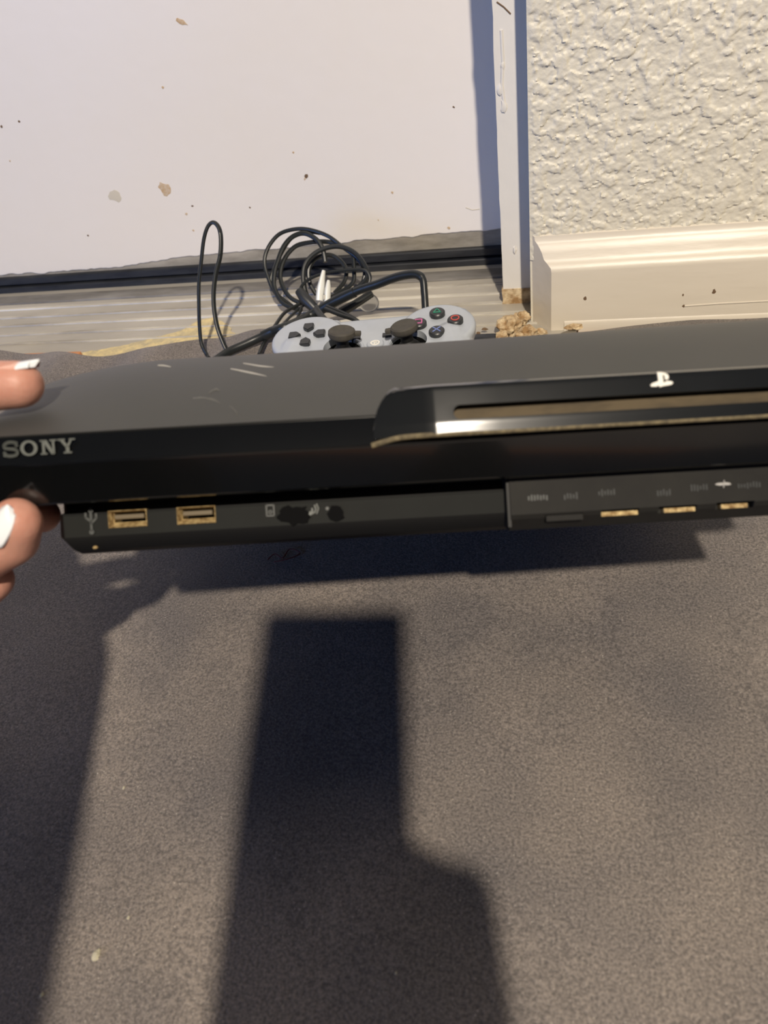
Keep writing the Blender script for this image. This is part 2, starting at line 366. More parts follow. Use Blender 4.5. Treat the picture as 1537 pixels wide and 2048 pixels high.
# dried yellow glue on the plate
P = [(60, 712), (150, 704), (230, 692), (300, 676), (360, 660), (400, 640), (430, 634), (455, 648), (470, 668), (466, 684), (440, 690), (330, 698), (200, 716), (90, 730)]
pts = [at_z(x, y, .0045) for x, y in P]
dense = []
for a, b in zip(pts, pts[1:]+pts[:1]):
    for k in range(8):
        q = a.lerp(b, k/8); dense.append(q+Vector((noise.noise(q*260), noise.noise(q*260+Vector((9, 9, 9))), 0))*.0022)
bm = bmesh.new(); loft(bm, [[Vector((q.x, q.y, tz(q.y)-.0005)) for q in dense], [Vector((q.x, q.y, tz(q.y)+.0006)) for q in dense]])
link('dried_glue', bm, M_yel, th, smooth=False, M=TT)
bm = bmesh.new(); box(bm, -.70, -.425, .518, .5405, .0005, .0072, .001)
struct(link('trim_3', bm, mat('orange_wood', (206, 146, 98), .6, noise_amt=.8, noise_scale=60, rgb2=(178, 116, 74), stretch=(.2, 1, 1)), smooth=False))

# ---------------------------------------------------------------- fabric sheet
E_ = [(-1.1, .553), (-.52, .5375), (-.45, .531), (-.404, .5215), (-.35, .532), (-.292, .550), (-.261, .557), (-.2, .545), (-.1, .540), (-.03, .536), (.1, .5515), (.95, .5515)]
def edge_y(x):
    for (a, ya), (b, yb) in zip(E_, E_[1:]):
        if a <= x <= b:
            t = (x-a)/(b-a); t = t*t*(3-2*t); return ya+(yb-ya)*t
    return .55
def fab_z(x, y):
    z = .0075 + .0011*noise.noise(Vector((x*9, y*9, .3))) + .0008*noise.noise(Vector((x*25, y*20, 1.3)))
    e = edge_y(x)-y
    if x < -.15 and e < .14: z += (.0035*math.sin(x*70+e*25)*math.exp(-((e-.03)/.04)**2)+.004*math.exp(-(e/.02)**2))*min(1, (-.15-x)/.05)
    return z
bm = bmesh.new(); NX, NY = 260, 220; G = []
xs = [-1.1+2.05*i/NX for i in range(NX+1)]
for j in range(NY+1):
    G.append([bm.verts.new((x, -1.0+(edge_y(x)+1.0)*(j/NY), fab_z(x, -1.0+(edge_y(x)+1.0)*(j/NY)))) for x in xs])
for j in range(NY):
    for i in range(NX): bm.faces.new((G[j][i], G[j][i+1], G[j+1][i+1], G[j+1][i]))
low = [bm.verts.new((v.co.x, v.co.y+.0008, .0022 if v.co.x < .0 else v.co.z-.004)) for v in G[-1]]
for i in range(NX): bm.faces.new((G[-1][i], G[-1][i+1], low[i+1], low[i]))
fs = link('fabric_sheet', bm, M_fab)
tag(fs, 'dark grey brushed fabric sheet spread over the floor up to the door threshold', 'fabric')

# ---------------------------------------------------------------- game console
TH = math.radians(3.3)
XC = math.cos(TH)*RT+math.sin(TH)*UP; UC = -math.sin(TH)*RT+math.cos(TH)*UP
D0 = .238
OC = CAMP+FW*D0
MC = Matrix(((XC.x, FW.x, UC.x, OC.x), (XC.y, FW.y, UC.y, OC.y), (XC.z, FW.z, UC.z, OC.z), (0, 0, 0, 1)))
def cp(x, y, D=0.0):                 # photo point at console depth D -> local X, V
    u, v = x-CX, CY-y; s = (D0+D)/FP
    return ((u*math.cos(TH)+v*math.sin(TH))*s, (-u*math.sin(TH)+v*math.cos(TH))*s)
con = empty('game_console', MC)
tag(con, 'scratched black game console with disc slot, held tilted over the grey fabric', 'game console')
XL, XR = -.137, .176
REAR = .258
def top_curve():
    a, b, c = (.0015, .0311), (.028, .0583), (.065, .0665); out = []
    for i in range(13):
        t = i/12; out.append(((1-t)**2*a[0]+2*t*(1-t)*b[0]+t*t*c[0], (1-t)**2*a[1]+2*t*(1-t)*b[1]+t*t*c[1]))
    return out
TC = top_curve()
def endmod(x, D, V, r=.012):
    s = min(x-XL, XR-x); left = (x-XL) < (XR-x)
    o = r-math.sqrt(max(0, r*r-(r-s)**2)) if s < r else 0
    rise = max(0, x+.05)*.011
    w_ = .057 if left else .030; dmax = .0085 if left else .0012
    dr = dmax*(max(0, 1-s/w_))**2
    tfac = max(0, min(1, (V-.0311)/.02)) if D < .1 else 1
    return o, (dr-rise)*tfac
def console_rings(poly, xs, topset=None, r=.012):
    out = []
    for x in xs:
        ring = []
        for i, (D, V) in enumerate(poly):
            o, dr = endmod(x, D, V, r)
            D2 = D+o if D < REAR/2 else D-o
            if V < .0311 and D < .02: dr = 0
            if topset and i not in topset: dr = 0
            ring.append(Vector((x, D2, V-dr)))
        out.append(ring)
    return out
def xs_ends(a, b, r=.012, n=40):
    e = [r*(1-math.cos(math.pi/2*k/7)) for k in range(8)]
    e += [.02, .028, .036, .044, .052, .06]
    return [a+q for q in e]+[a+.06+(b-a-.12)*k/n for k in range(1, n)]+[b-q for q in reversed(e)]
slope = .195
rt = .0665+slope*(REAR-.065)
poly = TC+[(.10, .0665+.205*.035), (.15, .0665+.2*.085), (.22, .0665+slope*.155), (REAR-.006, rt-.001), (REAR, rt-.008), (REAR-.003, rt-.034), (REAR-.012, rt-.038), (.04, .0165), (.012, .0118), (.006, .012), (.006, .029)]
shell_bm = loft(bmesh.new(), console_rings(poly, xs_ends(XL, XR), set(range(len(TC)+5))))
gp = [(.0024, .0311), (.0018, .0292), (0, .0216), (.0006, .0206), (.0050, .0092), (.0062, .0086), (.020, .0112), (.020, .030)]
gloss_bm = loft(bmesh.new(), console_rings(gp, xs_ends(XL, XR)))

# slot plate standing proud of the shoulder on the right, cut by the disc slot
def plate_d(V):
    t = (V-.0232)/.0166
    return -.0050+.0026*max(0, t-.2)+.0112*max(0, t)**50        # depth of plate front at height V
pxl = cp(747, 860, 0)[0]; 
Vt = .0398
def plate_top(x):
    s = x-pxl; L_ = .013
    return Vt if s > L_ else .0236+(Vt-.0236)*max(0, 1-((L_-s)/L_)**2.6)**.5
bm = bmesh.new(); rings = []
for s in [0, .0002, .0005, .001, .0018, .003, .0045, .006, .008, .0105, .0132, .016, .0190, .0200, .04, .06, .09, .12]+[XR-.004-pxl]:
    x = pxl+s; vt = plate_top(x); ring = []
    inw = .0050*max(0, 1-s/.0195)
    nV = 25
    for k in range(nV):
        V = .0232+(vt-.0232)*k/(nV-1)
        ring.append(Vector((x, plate_d(V)+inw, V)))
    ring += [Vector((x, plate_d(vt)+inw+.0012, vt+.0006)), Vector((x, .024, vt+.0016)), Vector((x, .024, .0232))]
    rings.append(ring)
loft(bm, rings)
slx, slv = cp(918, 828.5, 0); 
SV, SH = .0297, .0023
sx0 = cp(905, 829, 0)[0]
cut = bmesh.new(); pl_ = []
for k in range(17):
    a = math.pi/2+math.pi*k/16; pl_.append((sx0+SH+SH*math.cos(a), SV+SH*math.sin(a)))
pl_ += [(sx0+.132, SV-SH), (sx0+.132, SV+SH)]
def prismY(bm, poly, y0, y1): return prism(bm, poly, 1, y0, y1)
prismY(cut, pl_, -.01, .0105)
def cutter():
    c = bmesh.new(); prismY(c, pl_, -.01, .0105); return c
link('top_shell', boolean(shell_bm, cutter()), M_matte, con)
link('gloss_band', boolean(gloss_bm, cutter()), M_gloss, con)
plate = link('slot_plate', boolean(bm, cut), M_plate, con)
# dusty felt floor of the slot
bm = bmesh.new(); box(bm, sx0+.0006, sx0+.131, .0004, .0100, SV-SH+.0001, SV+SH-.0001); link('disc_slot', bm, M_dust2, con, smooth=False)
# dusty ledge under the plate, curling down at its left end
lp = [cp(x, y, 0) for x, y in ((744, 892), (770, 884), (800, 877), (840, 871), (880, 867), (1000, 859), (1200, 847), (1400, 835), (1560, 825), (1700, 817))]
lp = [(x, max(.0208, min(v, .0232))) for x, v in lp]
bm = bmesh.new(); tube(bm, catmull([Vector((x, -.0006-.0036*max(0, min(1, (x-pxl)/.0195)), v)) for x, v in lp], 6), .0009, 8); link('dusty_ledge', bm, mat('ledge_dust', (128, 116, 88), .6, noise_amt=1, noise_scale=400, rgb2=(78, 70, 54)), con)

# base, recessed under the shell
XBL, XBR = cp(115, 1050, .02)[0], .134
bp_ = [(.0225, .0155), (.0225, .0060), (.0190, .0054), (.0190, -.0030), (.0215, -.0074), (.026, -.0086), (.22, .030), (.225, .034), (.225, .055)]
def base_rings():
    out = []
    for s, sh in ((0, .0035), (.0008, .0015), (.0025, 0)):
        out.append((XBL+s+0, sh))
    out += [(x, 0) for x in (-.08, -.04, 0, .04, .08, .12)]+[(XBR-.0025, 0), (XBR-.0008, .0015), (XBR, .0035)]
    return [[Vector((x + (.0032*max(0, min(1, (-.003-V)/.005)) if x < -.1 else 0), D+sh if D < .1 else D-sh, V+(sh*.5 if V < 0 else 0))) for D, V in bp_] for x, sh in out]
bm = bmesh.new(); loft(bm, base_rings())
PORTS = [(257, 1037), (394, 1030)]
cut = bmesh.new(); PD = .0190
for x, y in PORTS:
    X, V = cp(x, y, PD); box(cut, X-.0066, X+.0066, .005, .034, V-.0029, V+.0029)
base = link('base', boolean(bm, cut), M_under, con)
for x, y in PORTS:
    X, V = cp(x, y, PD); a, b, t = .0066, .0029, .0011
    bm = bmesh.new()
    outer = [(-a, -b), (a, -b), (a, b), (-a, b)]; inner = [(-a+t, -b+t*1.6), (a-t, -b+t*1.6), (a-t, b-t*.7), (-a+t, b-t*.7)]
    loft(bm, [[Vector((X+p, d, V+q)) for p, q in ring] for d, ring in ((.030, outer), (.0180, outer), (.0178, [(p*.97, q*.94) for p, q in outer]), (.0215, inner), (.030, inner))], cap=False)
    pt = link('usb_port', bm, M_dust, con, smooth=False)
    bm = bmesh.new(); box(bm, X-a+t, X+a-t, .0285, .031, V-b, V+b); link('port_back', bm, M_blk, pt, smooth=False)
    bm = bmesh.new(); box(bm, X-a+t+.0004, X+a-t-.0004, .0200, .030, V-.0001, V+.0015, .0002); link('port_tongue', bm, M_tongue, pt, smooth=False)
# drive cover on the right
hx, _ = cp(1021, 1010, .012)
bm = bmesh.new(); loft(bm, [[Vector((x, d, v)) for d, v in ((.0205, .0052), (.0186, .0050), (.0184, .0046), (.0190, -.0026), (.0194, -.0030), (.0205, -.0031))] for x in (XBL+.0028, hx)])
cut = bmesh.new()
for x, y in PORTS:
    X, V = cp(x, y, PD); box(cut, X-.0065, X+.0065, .005, .034, V-.00285, V+.00285)
link('front_panel', boolean(bm, cut), M_basep, con, smooth=False)
cp_ = [(.030, .0112), (.0125, .0098), (.0115, .0090), (.0112, -.0035), (.0122, -.0050), (.0180, -.0088), (.030, -.0072)]
bm = bmesh.new(); loft(bm, [[Vector((x, D, V)) for D, V in cp_] for x in (hx, hx+.0006, XR-.02)])
SL = [(1130, 1035), (1242, 1025), (1357, 1018), (1472, 1010), (1580, 1003)]
cut = bmesh.new()
for x, y in SL:
    X, V = cp(x, y, .0115); box(cut, X-.0063, X+.0063, .004, .0155, V-.0011, V+.0011)
cov = link('drive_cover', boolean(bm, cut), M_hdd, con, smooth=False)
for i, (x, y) in enumerate(SL):
    X, V = cp(x, y, .0115); bm = bmesh.new()
    box(bm, X-.0061+(.0018 if i > 1 else 0), X+.0061-(.0016 if i > 2 else 0), .0126 if i else .0115, .0150, V-.0010, V+.0004 if i else V+.0009); link('vent_dust', bm, M_dust if i else M_hdd, cov, smooth=False)
bm = bmesh.new(); box(bm, hx-.0009, hx+.0002, .0125, .024, -.0075, .0105); link('cover_seam', bm, M_blk, con, smooth=False)
# worn dark patches on the base front (indicator windows) and marks
def decal(name, P3, polys, m, parent, thick=.00025):   # P3(u,v)->local Vector ; polys list of 2D polygons
    bm = bmesh.new()
    for p in polys:
        n = Vector((0, -1, 0)); A = [P3(*q) for q in p]
        loft(bm, [[a for a in A], [a+n*thick for a in A]])
    return link(name, bm, m, parent, smooth=False)
def stroke(pts, w):
    out = []
    for a, b in zip(pts, pts[1:]):
        dx, dy = b[0]-a[0], b[1]-a[1]; L_ = math.hypot(dx, dy) or 1; nx, ny = -dy/L_*w/2, dx/L_*w/2
        ex, ey = dx/L_*w*.25, dy/L_*w*.25
        out.append([(a[0]+nx-ex, a[1]+ny-ey), (b[0]+nx+ex, b[1]+ny+ey), (b[0]-nx+ex, b[1]-ny+ey), (a[0]-nx-ex, a[1]-ny-ey)])
    return out
def rect(x0, x1, y0, y1): return [(x0, y0), (x1, y0), (x1, y1), (x0, y1)]
def ringpoly(cx, cy, rx, ry, w1, w2, n=24):
    out = []
    for k in range(n):
        a, b = 2*math.pi*k/n, 2*math.pi*(k+1)/n
        out.append([(cx+rx*math.cos(a), cy+ry*math.sin(a)), (cx+rx*math.cos(b), cy+ry*math.sin(b)), (cx+(rx-w1)*math.cos(b), cy+(ry-w2)*math.sin(b)), (cx+(rx-w1)*math.cos(a), cy+(ry-w2)*math.sin(a))])
    return out
# SONY lettering in a unit height of 1, slab serif
def letters():
    P = []
    c = [(.98, .70), (.90, .90), (.62, .97), (.30, .93), (.10, .78), (.14, .60), (.42, .53), (.80, .47), (.98, .30), (.90, .10), (.60, .03), (.26, .06), (.08, .24)]
    P += stroke([(q.x, q.y) for q in catmull([Vector((a, b, 0)) for a, b in c], 4)], .2)
    P += [rect(.90, 1.04, .66, .99), rect(.0, .14, .01, .34)]
    P += ringpoly(1.85, .5, .62, .53, .25, .14)
    x = 2.68
    P += [rect(x+.14, x+.32, .05, .95), rect(x+.86, x+1.02, .05, .95), rect(x, x+.46, .0, .1), rect(x, x+.4, .9, 1), rect(x+.7, x+1.18, .9, 1)]
    P += [[(x+.14, 1), (x+.46, 1), (x+1.02, .0), (x+.78, .0)]]
    x = 3.98
    P += [[(x+.10, .95), (x+.36, .95), (x+.74, .45), (x+.54, .40)], [(x+1.02, .95), (x+.90, .95), (x+.54, .45), (x+.72, .40)], rect(x+.53, x+.77, .05, .45), rect(x-.02, x+.50, .9, 1), rect(x+.80, x+1.22, .9, 1), rect(x+.36, x+.94, 0, .1)]
    return P
g0 = cp(8, 912, 0); g1 = cp(152, 903, 0); Hs = .0046; sc = (g1[0]-g0[0])/5.2
decal('brand_lettering', lambda u, v: Vector((g0[0]+u*sc, .00005-.00025+.0003*(1-v), g0[1]-.0003+v*Hs)), letters(), M_mark, con)
# white emblem above the slot
ex, ev = cp(1303, 763, .004)
EV = .0359
Pm = [[(-.12, -.48), (.14, -.40), (.14, .62), (-.12, .68)], [(.14, .62), (.34, .52), (.46, .36), (.46, .14), (.36, .04), (.24, .06), (.24, .34), (.14, .42)],
      [(-.12, -.02), (-.46, -.14), (-.62, -.28), (-.58, -.40), (-.30, -.42), (-.12, -.34)], [(.14, -.16), (.36, -.04), (.60, -.10), (.68, -.22), (.56, -.34), (.22, -.40), (.14, -.40)]]
decal('white_emblem', lambda u, v: Vector((ex+u*.0055, plate_d(EV+v*.0043)-.0002, EV+v*.0043)), Pm, M_ps, con, .0007)
def face_decal(name, px, py, s, polys, m, D=.0184):
    X, V = cp(px, py, D)
    return decal(name, lambda u, v: Vector((X+u*s, D-.00002-.0001, V+v*s)), polys, m, con, .0002)
face_decal('usb_symbol', 183, 1041, .0036, stroke([(0, -1), (0, 1)], .22)+stroke([(0, -.3), (.5, .2), (.5, .6)], .2)+stroke([(0, -.1), (-.5, .3), (-.5, .7)], .2)+[[(-.25, .8), (.25, .8), (0, 1.3)]]+ringpoly(0, -1.1, .25, .25, .25, .25, 8), M_mark2)
face_decal('drive_symbol', 541, 1021, .0018, stroke([(-.7, -1), (.7, -1), (.7, 1), (-.7, 1), (-.7, -1)], .25)+ringpoly(0, -.3, .4, .4, .2, .2, 10), M_mark2)
face_decal('drive_light', 566, 1020, .0010, ringpoly(0, 0, .6, .6, .6, .6, 10), M_mark2)
face_decal('wireless_symbol', 627, 1019, .0018, stroke([(-.2, -.8), (-.2, .2)], .3)+stroke([(.1, -.7), (.5, .0), (.3, .8)], .25)+stroke([(.6, -.8), (1, .1), (.7, 1)], .2)+ringpoly(-.6, -.7, .4, .4, .4, .4, 8), M_mark)
face_decal('wireless_light', 655, 1017, .0010, ringpoly(0, 0, .6, .6, .6, .6, 10), M_mark2)
def wob(n, rx, ry, sd):
    r = random.Random(sd); return [[(rx*math.cos(2*math.pi*k/n)*(.75+.5*r.random()), ry*math.sin(2*math.pi*k/n)*(.75+.5*r.random())) for k in range(n)]]
face_decal('wear_patch', 590, 1030, .001, wob(22, 5.5, 3.2, 4), M_worn, .0183)
face_decal('wear_patch', 672, 1026, .001, wob(18, 3.2, 2.6, 8), M_worn, .0183)
# faint worn print on the drive cover
for k, (x, y, a) in enumerate(((1078, 995, 3.6), (1145, 992, 2.8), (1215, 985, 3.0), (1330, 985, 2.6), (1400, 975, 3), (1500, 970, 4))):
    X, V = cp(x, y, .0113); r = random.Random(k)
    decal('worn_print', lambda u, v: Vector((X+u*.001, .01125, V+v*.001)), [rect(-a+i*1.0, -a+i*1.0+.55, -1.2+r.random()*.5, 1.2-r.random()*.8) for i in range(int(2*a))], M_mark3 if k else M_mark2, con, .00015)
X, V = cp(1447, 968, .0113); decal('bright_scuff', lambda u, v: Vector((X+u*.001, .01118, V+v*.001)), wob(16, 2.6, .5, 3)+stroke([(0, -1.2), (.3, 1.2)], .25), M_scr, con, .0002)
# dust speck on the lower edge
X, V = cp(190, 1095, .02); bm = bmesh.new(); ellipsoid(bm, (X, .0205, V), (.0009, .0008, .0006)); link('dust_speck', bm, M_dust, con)
# scratches on the matte top
def top_d(V):
    P_ = TC+[(.10, .0737)]
    for (a, va), (b, vb) in zip(P_, P_[1:]):
        if va <= V <= vb: return a+(b-a)*(V-va)/(vb-va)
    return .065
def on_top(px, py):
    D = .02
    for _ in range(25): D = .5*D+.5*top_d(cp(px, py, D)[1])
    X, V = cp(px, py, D); return Vector((X, D, V))
for i, pl2 in enumerate((((462, 738), (500, 746), (534, 753)), ((487, 727), (520, 733), (550, 735)), ((316, 731), (328, 732), (342, 734)))):
    bm = bmesh.new(); P_ = catmull([on_top(*q) for q in pl2], 5)
    tube(bm, P_, lambda t: .00006+.0004*math.sin(math.pi*min(.97, max(.05, t*.8+.15))), 6); link('scratch', bm, M_scr, con)
def top_patch(name, pts, w, m):
    bm = bmesh.new(); P_ = catmull([on_top(*q) for q in pts], 6)
    tube(bm, P_, lambda t: w*(.5+.5*math.sin(math.pi*t))*(.7+.5*noise.noise(Vector((t*9, w*900, 0)))), 7, .35); link(name, bm, m, con)
top_patch('scuff', ((386, 797), (405, 796), (425, 800), (440, 806)), .0005, M_scuff)
top_patch('scuff', ((418, 787), (430, 780), (440, 782)), .0007, M_scuff)
top_patch('scuff', ((458, 812), (470, 822), (474, 832)), .0006, M_scuff)
# scratches on the slot plate
def on_plate(px, py):
    X, V = cp(px, py, .002); D = plate_d(V)+.0008; X, V = cp(px, py, D); return Vector((X, D, V))
for a, b in (((850, 792), (863, 808)), ((1212, 753), (1226, 770)), ((1095, 782), (1102, 792))):
    bm = bmesh.new(); p, q = on_plate(*a), on_plate(*b); tube(bm, [p, p.lerp(q, .5), q], lambda t: .00008+.00022*math.sin(math.pi*(.05+.9*t)), 6); link('scratch', bm, M_scr, con)
for x, y in ((940, 849), (958, 845), (1006, 845), (1028, 843)):
    p = on_plate(x, y); bm = bmesh.new(); tube(bm, [p+Vector((-.0006, 0, -.0006)), p, p+Vector((.0005, 0, .0007))], .00022, 6); link('chip_mark', bm, M_scr, con)

# ---------------------------------------------------------------- controller
zc = .042
pA, pB = at_z(615, 672, zc), at_z(875, 648, zc)
ux = (pB-pA).normalized(); sc_ = (pB-pA).length/.088
ux = Vector((ux.x, ux.y, 0)).normalized(); uy = Vector((-ux.y, ux.x, 0))
tilt = math.radians(6)
yy = uy*math.cos(tilt)+Vector((0, 0, 1))*math.sin(tilt); zz = ux.cross(yy)
oc = (pA+pB)/2
k_ = sc_
MK = Matrix(((ux.x*k_, yy.x*k_, zz.x*k_, oc.x), (ux.y*k_, yy.y*k_, zz.y*k_, oc.y), (ux.z*k_, yy.z*k_, zz.z*k_, oc.z), (0, 0, 0, 1)))
print('controller scale', k_, 'pos', oc, 'xdir', ux)
ctl = empty('game_controller', MK)
tag(ctl, 'silver wired game controller with dark thumbsticks lying on the threshold behind the console', 'game controller')
SX = {-1: -.0185, 1: .0252}
bm = bmesh.new()
for s in (-1, 1):
    lathe(bm, [(.001, -.016), (.021, -.015), (.0245, -.010), (.0255, -.003), (.0245, -.0008), (.023, 0), (.001, 0)], 40, Matrix.Translation((s*.044, 0, 0)))
    lathe(bm, [(.001, -.018), (.015, -.017), (.0165, -.008), (.0165, -.0045), (.0155, -.003), (.001, -.003)], 32, Matrix.Translation((SX[s], -.0160, 0)))
    capsule(bm, (s*.052, -.008, -.0125), (s*.062, -.044, -.0150), .0155, .0115)
    box(bm, s*.044-.0205, s*.044+.0205, .004, .0275, -.020, -.0045, .0045)
box(bm, -.040, .040, -.024, .0215, -.018, -.003, .004)
body = modified(bm, [('REMESH', dict(mode='VOXEL', voxel_size=.0009)), ('SMOOTH', dict(factor=.5, iterations=4))])
# stick wells
b2 = bmesh.new(); b2.from_mesh(body); cut = bmesh.new()
for s in (-1, 1): lathe(cut, [(.001, -.011), (.0115, -.011), (.0128, .004), (.001, .004)], 32, Matrix.Translation((SX[s], -.0160, 0)))
link('body', boolean(b2, cut), M_ctrl, ctl)
for s in (-1, 1):
    o = link('stick_well', lathe(bmesh.new(), [(.001, -.0105), (.0110, -.0105), (.0122, -.004), (.0126, -.0038), (.0114, -.0100), (.001, -.0102)], 32, Matrix.Translation((SX[s], -.0160, 0))), M_blk, ctl)
    rg = [Vector((SX[s]+.0135*math.cos(a*math.pi/14), -.0160+.0135*math.sin(a*math.pi/14), -.0030)) for a in range(29)]
    link('stick_ring', tube(bmesh.new(), rg, .0011, 8), M_ctrl, ctl)
    rot = Matrix.Rotation(math.radians(-6*s), 4, 'Y') @ Matrix.Rotation(math.radians(-9 if s < 0 else -7), 4, 'X')
    Ms = Matrix.Translation((SX[s], -.0160, -.0045)) @ rot
    st = link('thumbstick', lathe(bmesh.new(), [(.001, .010), (.0070, .0102), (.0084, .0112), (.0091, .0128), (.0088, .0150), (.0078, .0158), (.0040, .0152), (.001, .0150)], 32, Ms), M_stick, ctl)
    link('stick_stem', lathe(bmesh.new(), [(.0085, -.006), (.0080, .000), (.0042, .0045), (.0040, .011), (.001, .0112)], 24, Ms), M_blk, st)
    bm = bmesh.new(); box(bm, -.0126 if s > 0 else .0078, -.0078 if s > 0 else .0126, -.0018, .0018, .0118, .0146, .0006); bm.transform(Ms); link('torn_rubber_tab', bm, M_stick, st)
for dx, dy, an in ((0, .0085, 0), (.0085, 0, -90), (0, -.0085, 180), (-.0085, 0, 90)):
    bm = bmesh.new(); prism(bm, [(-.0034, .004), (.0034, .004), (.0036, -.0012), (0, -.0045), (-.0036, -.0012)], 2, -.002, .0024)
    bmesh.ops.bevel(bm, geom=bm.edges[:], offset=.0005, segments=2, affect='EDGES')
    bm.transform(Matrix.Translation((-.044+dx, dy, 0)) @ Matrix.Rotation(math.radians(an), 4, 'Z')); link('direction_button', bm, M_btn, ctl)
SY = [(0, .0105, M_grn, 'tri'), (.0120, 0, M_red, 'cir'), (0, -.0112, M_blu, 'x'), (-.0120, 0, M_pnk, 'sq')]
for dx, dy, m_, k in SY:
    B_ = Matrix.Translation((.044+dx, dy, 0))
    b_ = link('face_button', lathe(bmesh.new(), [(.001, -.002), (.0052, -.002), (.0052, .0024), (.0046, .0031), (.001, .0034)], 28, B_), M_btn, ctl)
    pol = {'tri': stroke([(-.8, -.6), (.8, -.6), (0, .8), (-.8, -.6)], .25), 'cir': ringpoly(0, 0, 1, 1, .25, .25, 20), 'x': stroke([(-.8, -.8), (.8, .8)], .25)+stroke([(-.8, .8), (.8, -.8)], .25), 'sq': stroke([(-.75, -.75), (.75, -.75), (.75, .75), (-.75, .75), (-.75, -.75)], .25)}[k]
    bm = bmesh.new()
    for p in pol: prism(bm, [(q[0]*.0029, q[1]*.0029) for q in p], 2, .0030, .0037)
    bm.transform(B_); link('symbol_print', bm, m_, b_, smooth=False)
o = link('home_button', lathe(bmesh.new(), [(.001, -.004), (.0058, -.004), (.0058, -.0022), (.0052, -.0016), (.0040, -.0016), (.001, -.0019)], 28, Matrix.Translation((.0032, -.0130, 0))), M_ctrl, ctl)
bm = bmesh.new()
for p in ringpoly(0, 0, 1, 1, .3, .3, 20)+stroke([(-.1, -.5), (-.1, .5), (.3, .3), (-.1, .1)], .25): prism(bm, [(q[0]*.0032+.0032, q[1]*.0026-.0130) for q in p], 2, -.0018, -.0011)
link('symbol_print', bm, M_ps, o, smooth=False)
for s in (-1, 1):
    bm = bmesh.new(); prism(bm, [(-.003, -.0016), (.003, -.0016), (.003, .0016), (-.003, .0016)], 2, -.005, -.0015); bm.transform(Matrix.Translation((s*.0105, -.004, 0))); link('menu_button', bm, M_btn, ctl)
    for zz0, nm in ((-.009, 'shoulder_button'), (-.017, 'trigger')):
        bm = bmesh.new(); box(bm, s*.046-.012, s*.046+.012, .024, .0325 if nm == 'trigger' else .031, zz0-.003, zz0+.003, .002); link(nm, bm, M_btn, ctl)

# ---------------------------------------------------------------- cables
def z2(x, y): return x/3.8425+370, y/3.8425+420
def z3(x, y): return x/3.074+520, y/3.074+520
YC, KC = .585, .75                                     # the coil leans back towards the door
def cpt(x, y, off=0): 
    p = at_plane(*z2(x, y), YC+off, KC); p.z = max(p.z, .012); return p
loops = [
 ([(860, 775), (700, 640), (640, 520), (612, 400), (640, 290), (720, 190), (830, 150), (950, 150), (1100, 200), (1220, 290), (1340, 380), (1420, 500), (1400, 570), (1320, 640)], .0014, 0),
 ([(900, 770), (760, 720), (690, 600), (690, 480), (715, 390), (760, 280), (830, 205), (920, 180), (1010, 225), (1060, 300), (1080, 400)], .0017, -.003),
 ([(960, 740), (820, 680), (750, 580), (735, 480), (770, 370), (850, 280), (960, 250), (1100, 245), (1230, 290), (1340, 390), (1385, 480), (1360, 580)], .0016, .003),
 ([(980, 750), (925, 620), (912, 480), (950, 380), (1050, 305), (1180, 280), (1300, 325), (1385, 430), (1400, 520), (1320, 600), (1200, 650), (1100, 700)], .0017, -.006),
 ([(1010, 650), (960, 560), (955, 450), (1010, 370), (1110, 345), (1190, 385), (1240, 460), (1225, 550), (1150, 640)], .0016, .005),
 ([(900, 650), (895, 590), (960, 530), (1080, 485), (1250, 460), (1380, 462), (1422, 520), (1400, 580), (1300, 640)], .0011, -.009),
 ([(1290, 330), (1300, 450), (1290, 560), (1180, 640), (1080, 690)], .0015, .002),
 ([(830, 760), (700, 640), (660, 540), (700, 420), (800, 240), (900, 170), (1040, 180)], .0012, .006),
]
bm = bmesh.new()
for pts, r, off in loops: tube(bm, catmull([cpt(x, y, off) for x, y in pts], 7), r*1.25, 9)
for pts, r in (([(930, 700), (780, 780), (700, 880), (650, 960), (600, 1040), (570, 1110)], .0013), ([(930, 720), (800, 830), (720, 950), (690, 1060)], .0010),
               ([(1000, 760), (1060, 830), (1200, 885), (1330, 895), (1320, 850), (1180, 800), (1080, 760)], .0015), ([(1010, 740), (1100, 850), (1220, 900), (1350, 880), (1260, 810), (1090, 740)], .0012), ([(900, 740), (870, 820), (830, 870)], .0010)):
    P_ = []
    for x, y in pts: P_.append(at_z(*z2(x, y), .034 if pts[0][0] >= 1000 else .016))
    tube(bm, catmull(P_, 7), r*1.2, 9)
coil = link('cable_coil', bm, M_cable)
tag(recentre(coil), 'thin black cable wound into an untidy coil leaning against the door bottom', 'cable')
def childof(o, p):
    o.parent = p; o.matrix_parent_inverse = p.matrix_world.inverted() if False else Matrix.Translation(-p.location); return o
bm = bmesh.new()
tube(bm, [cpt(880, 620, -.010), cpt(930, 690, -.012), cpt(1000, 760, -.010)], lambda t: .0042+.001*math.sin(3*t), 10); childof(link('tie_wrap', bm, M_btn), coil)
bm = bmesh.new(); tube(bm, [cpt(1200, 800, -.010), cpt(1300, 730, -.010), cpt(1440, 640, -.012)], lambda t: .0042*(1-.25*t), 12); childof(link('black_plug', bm, M_cable), coil)
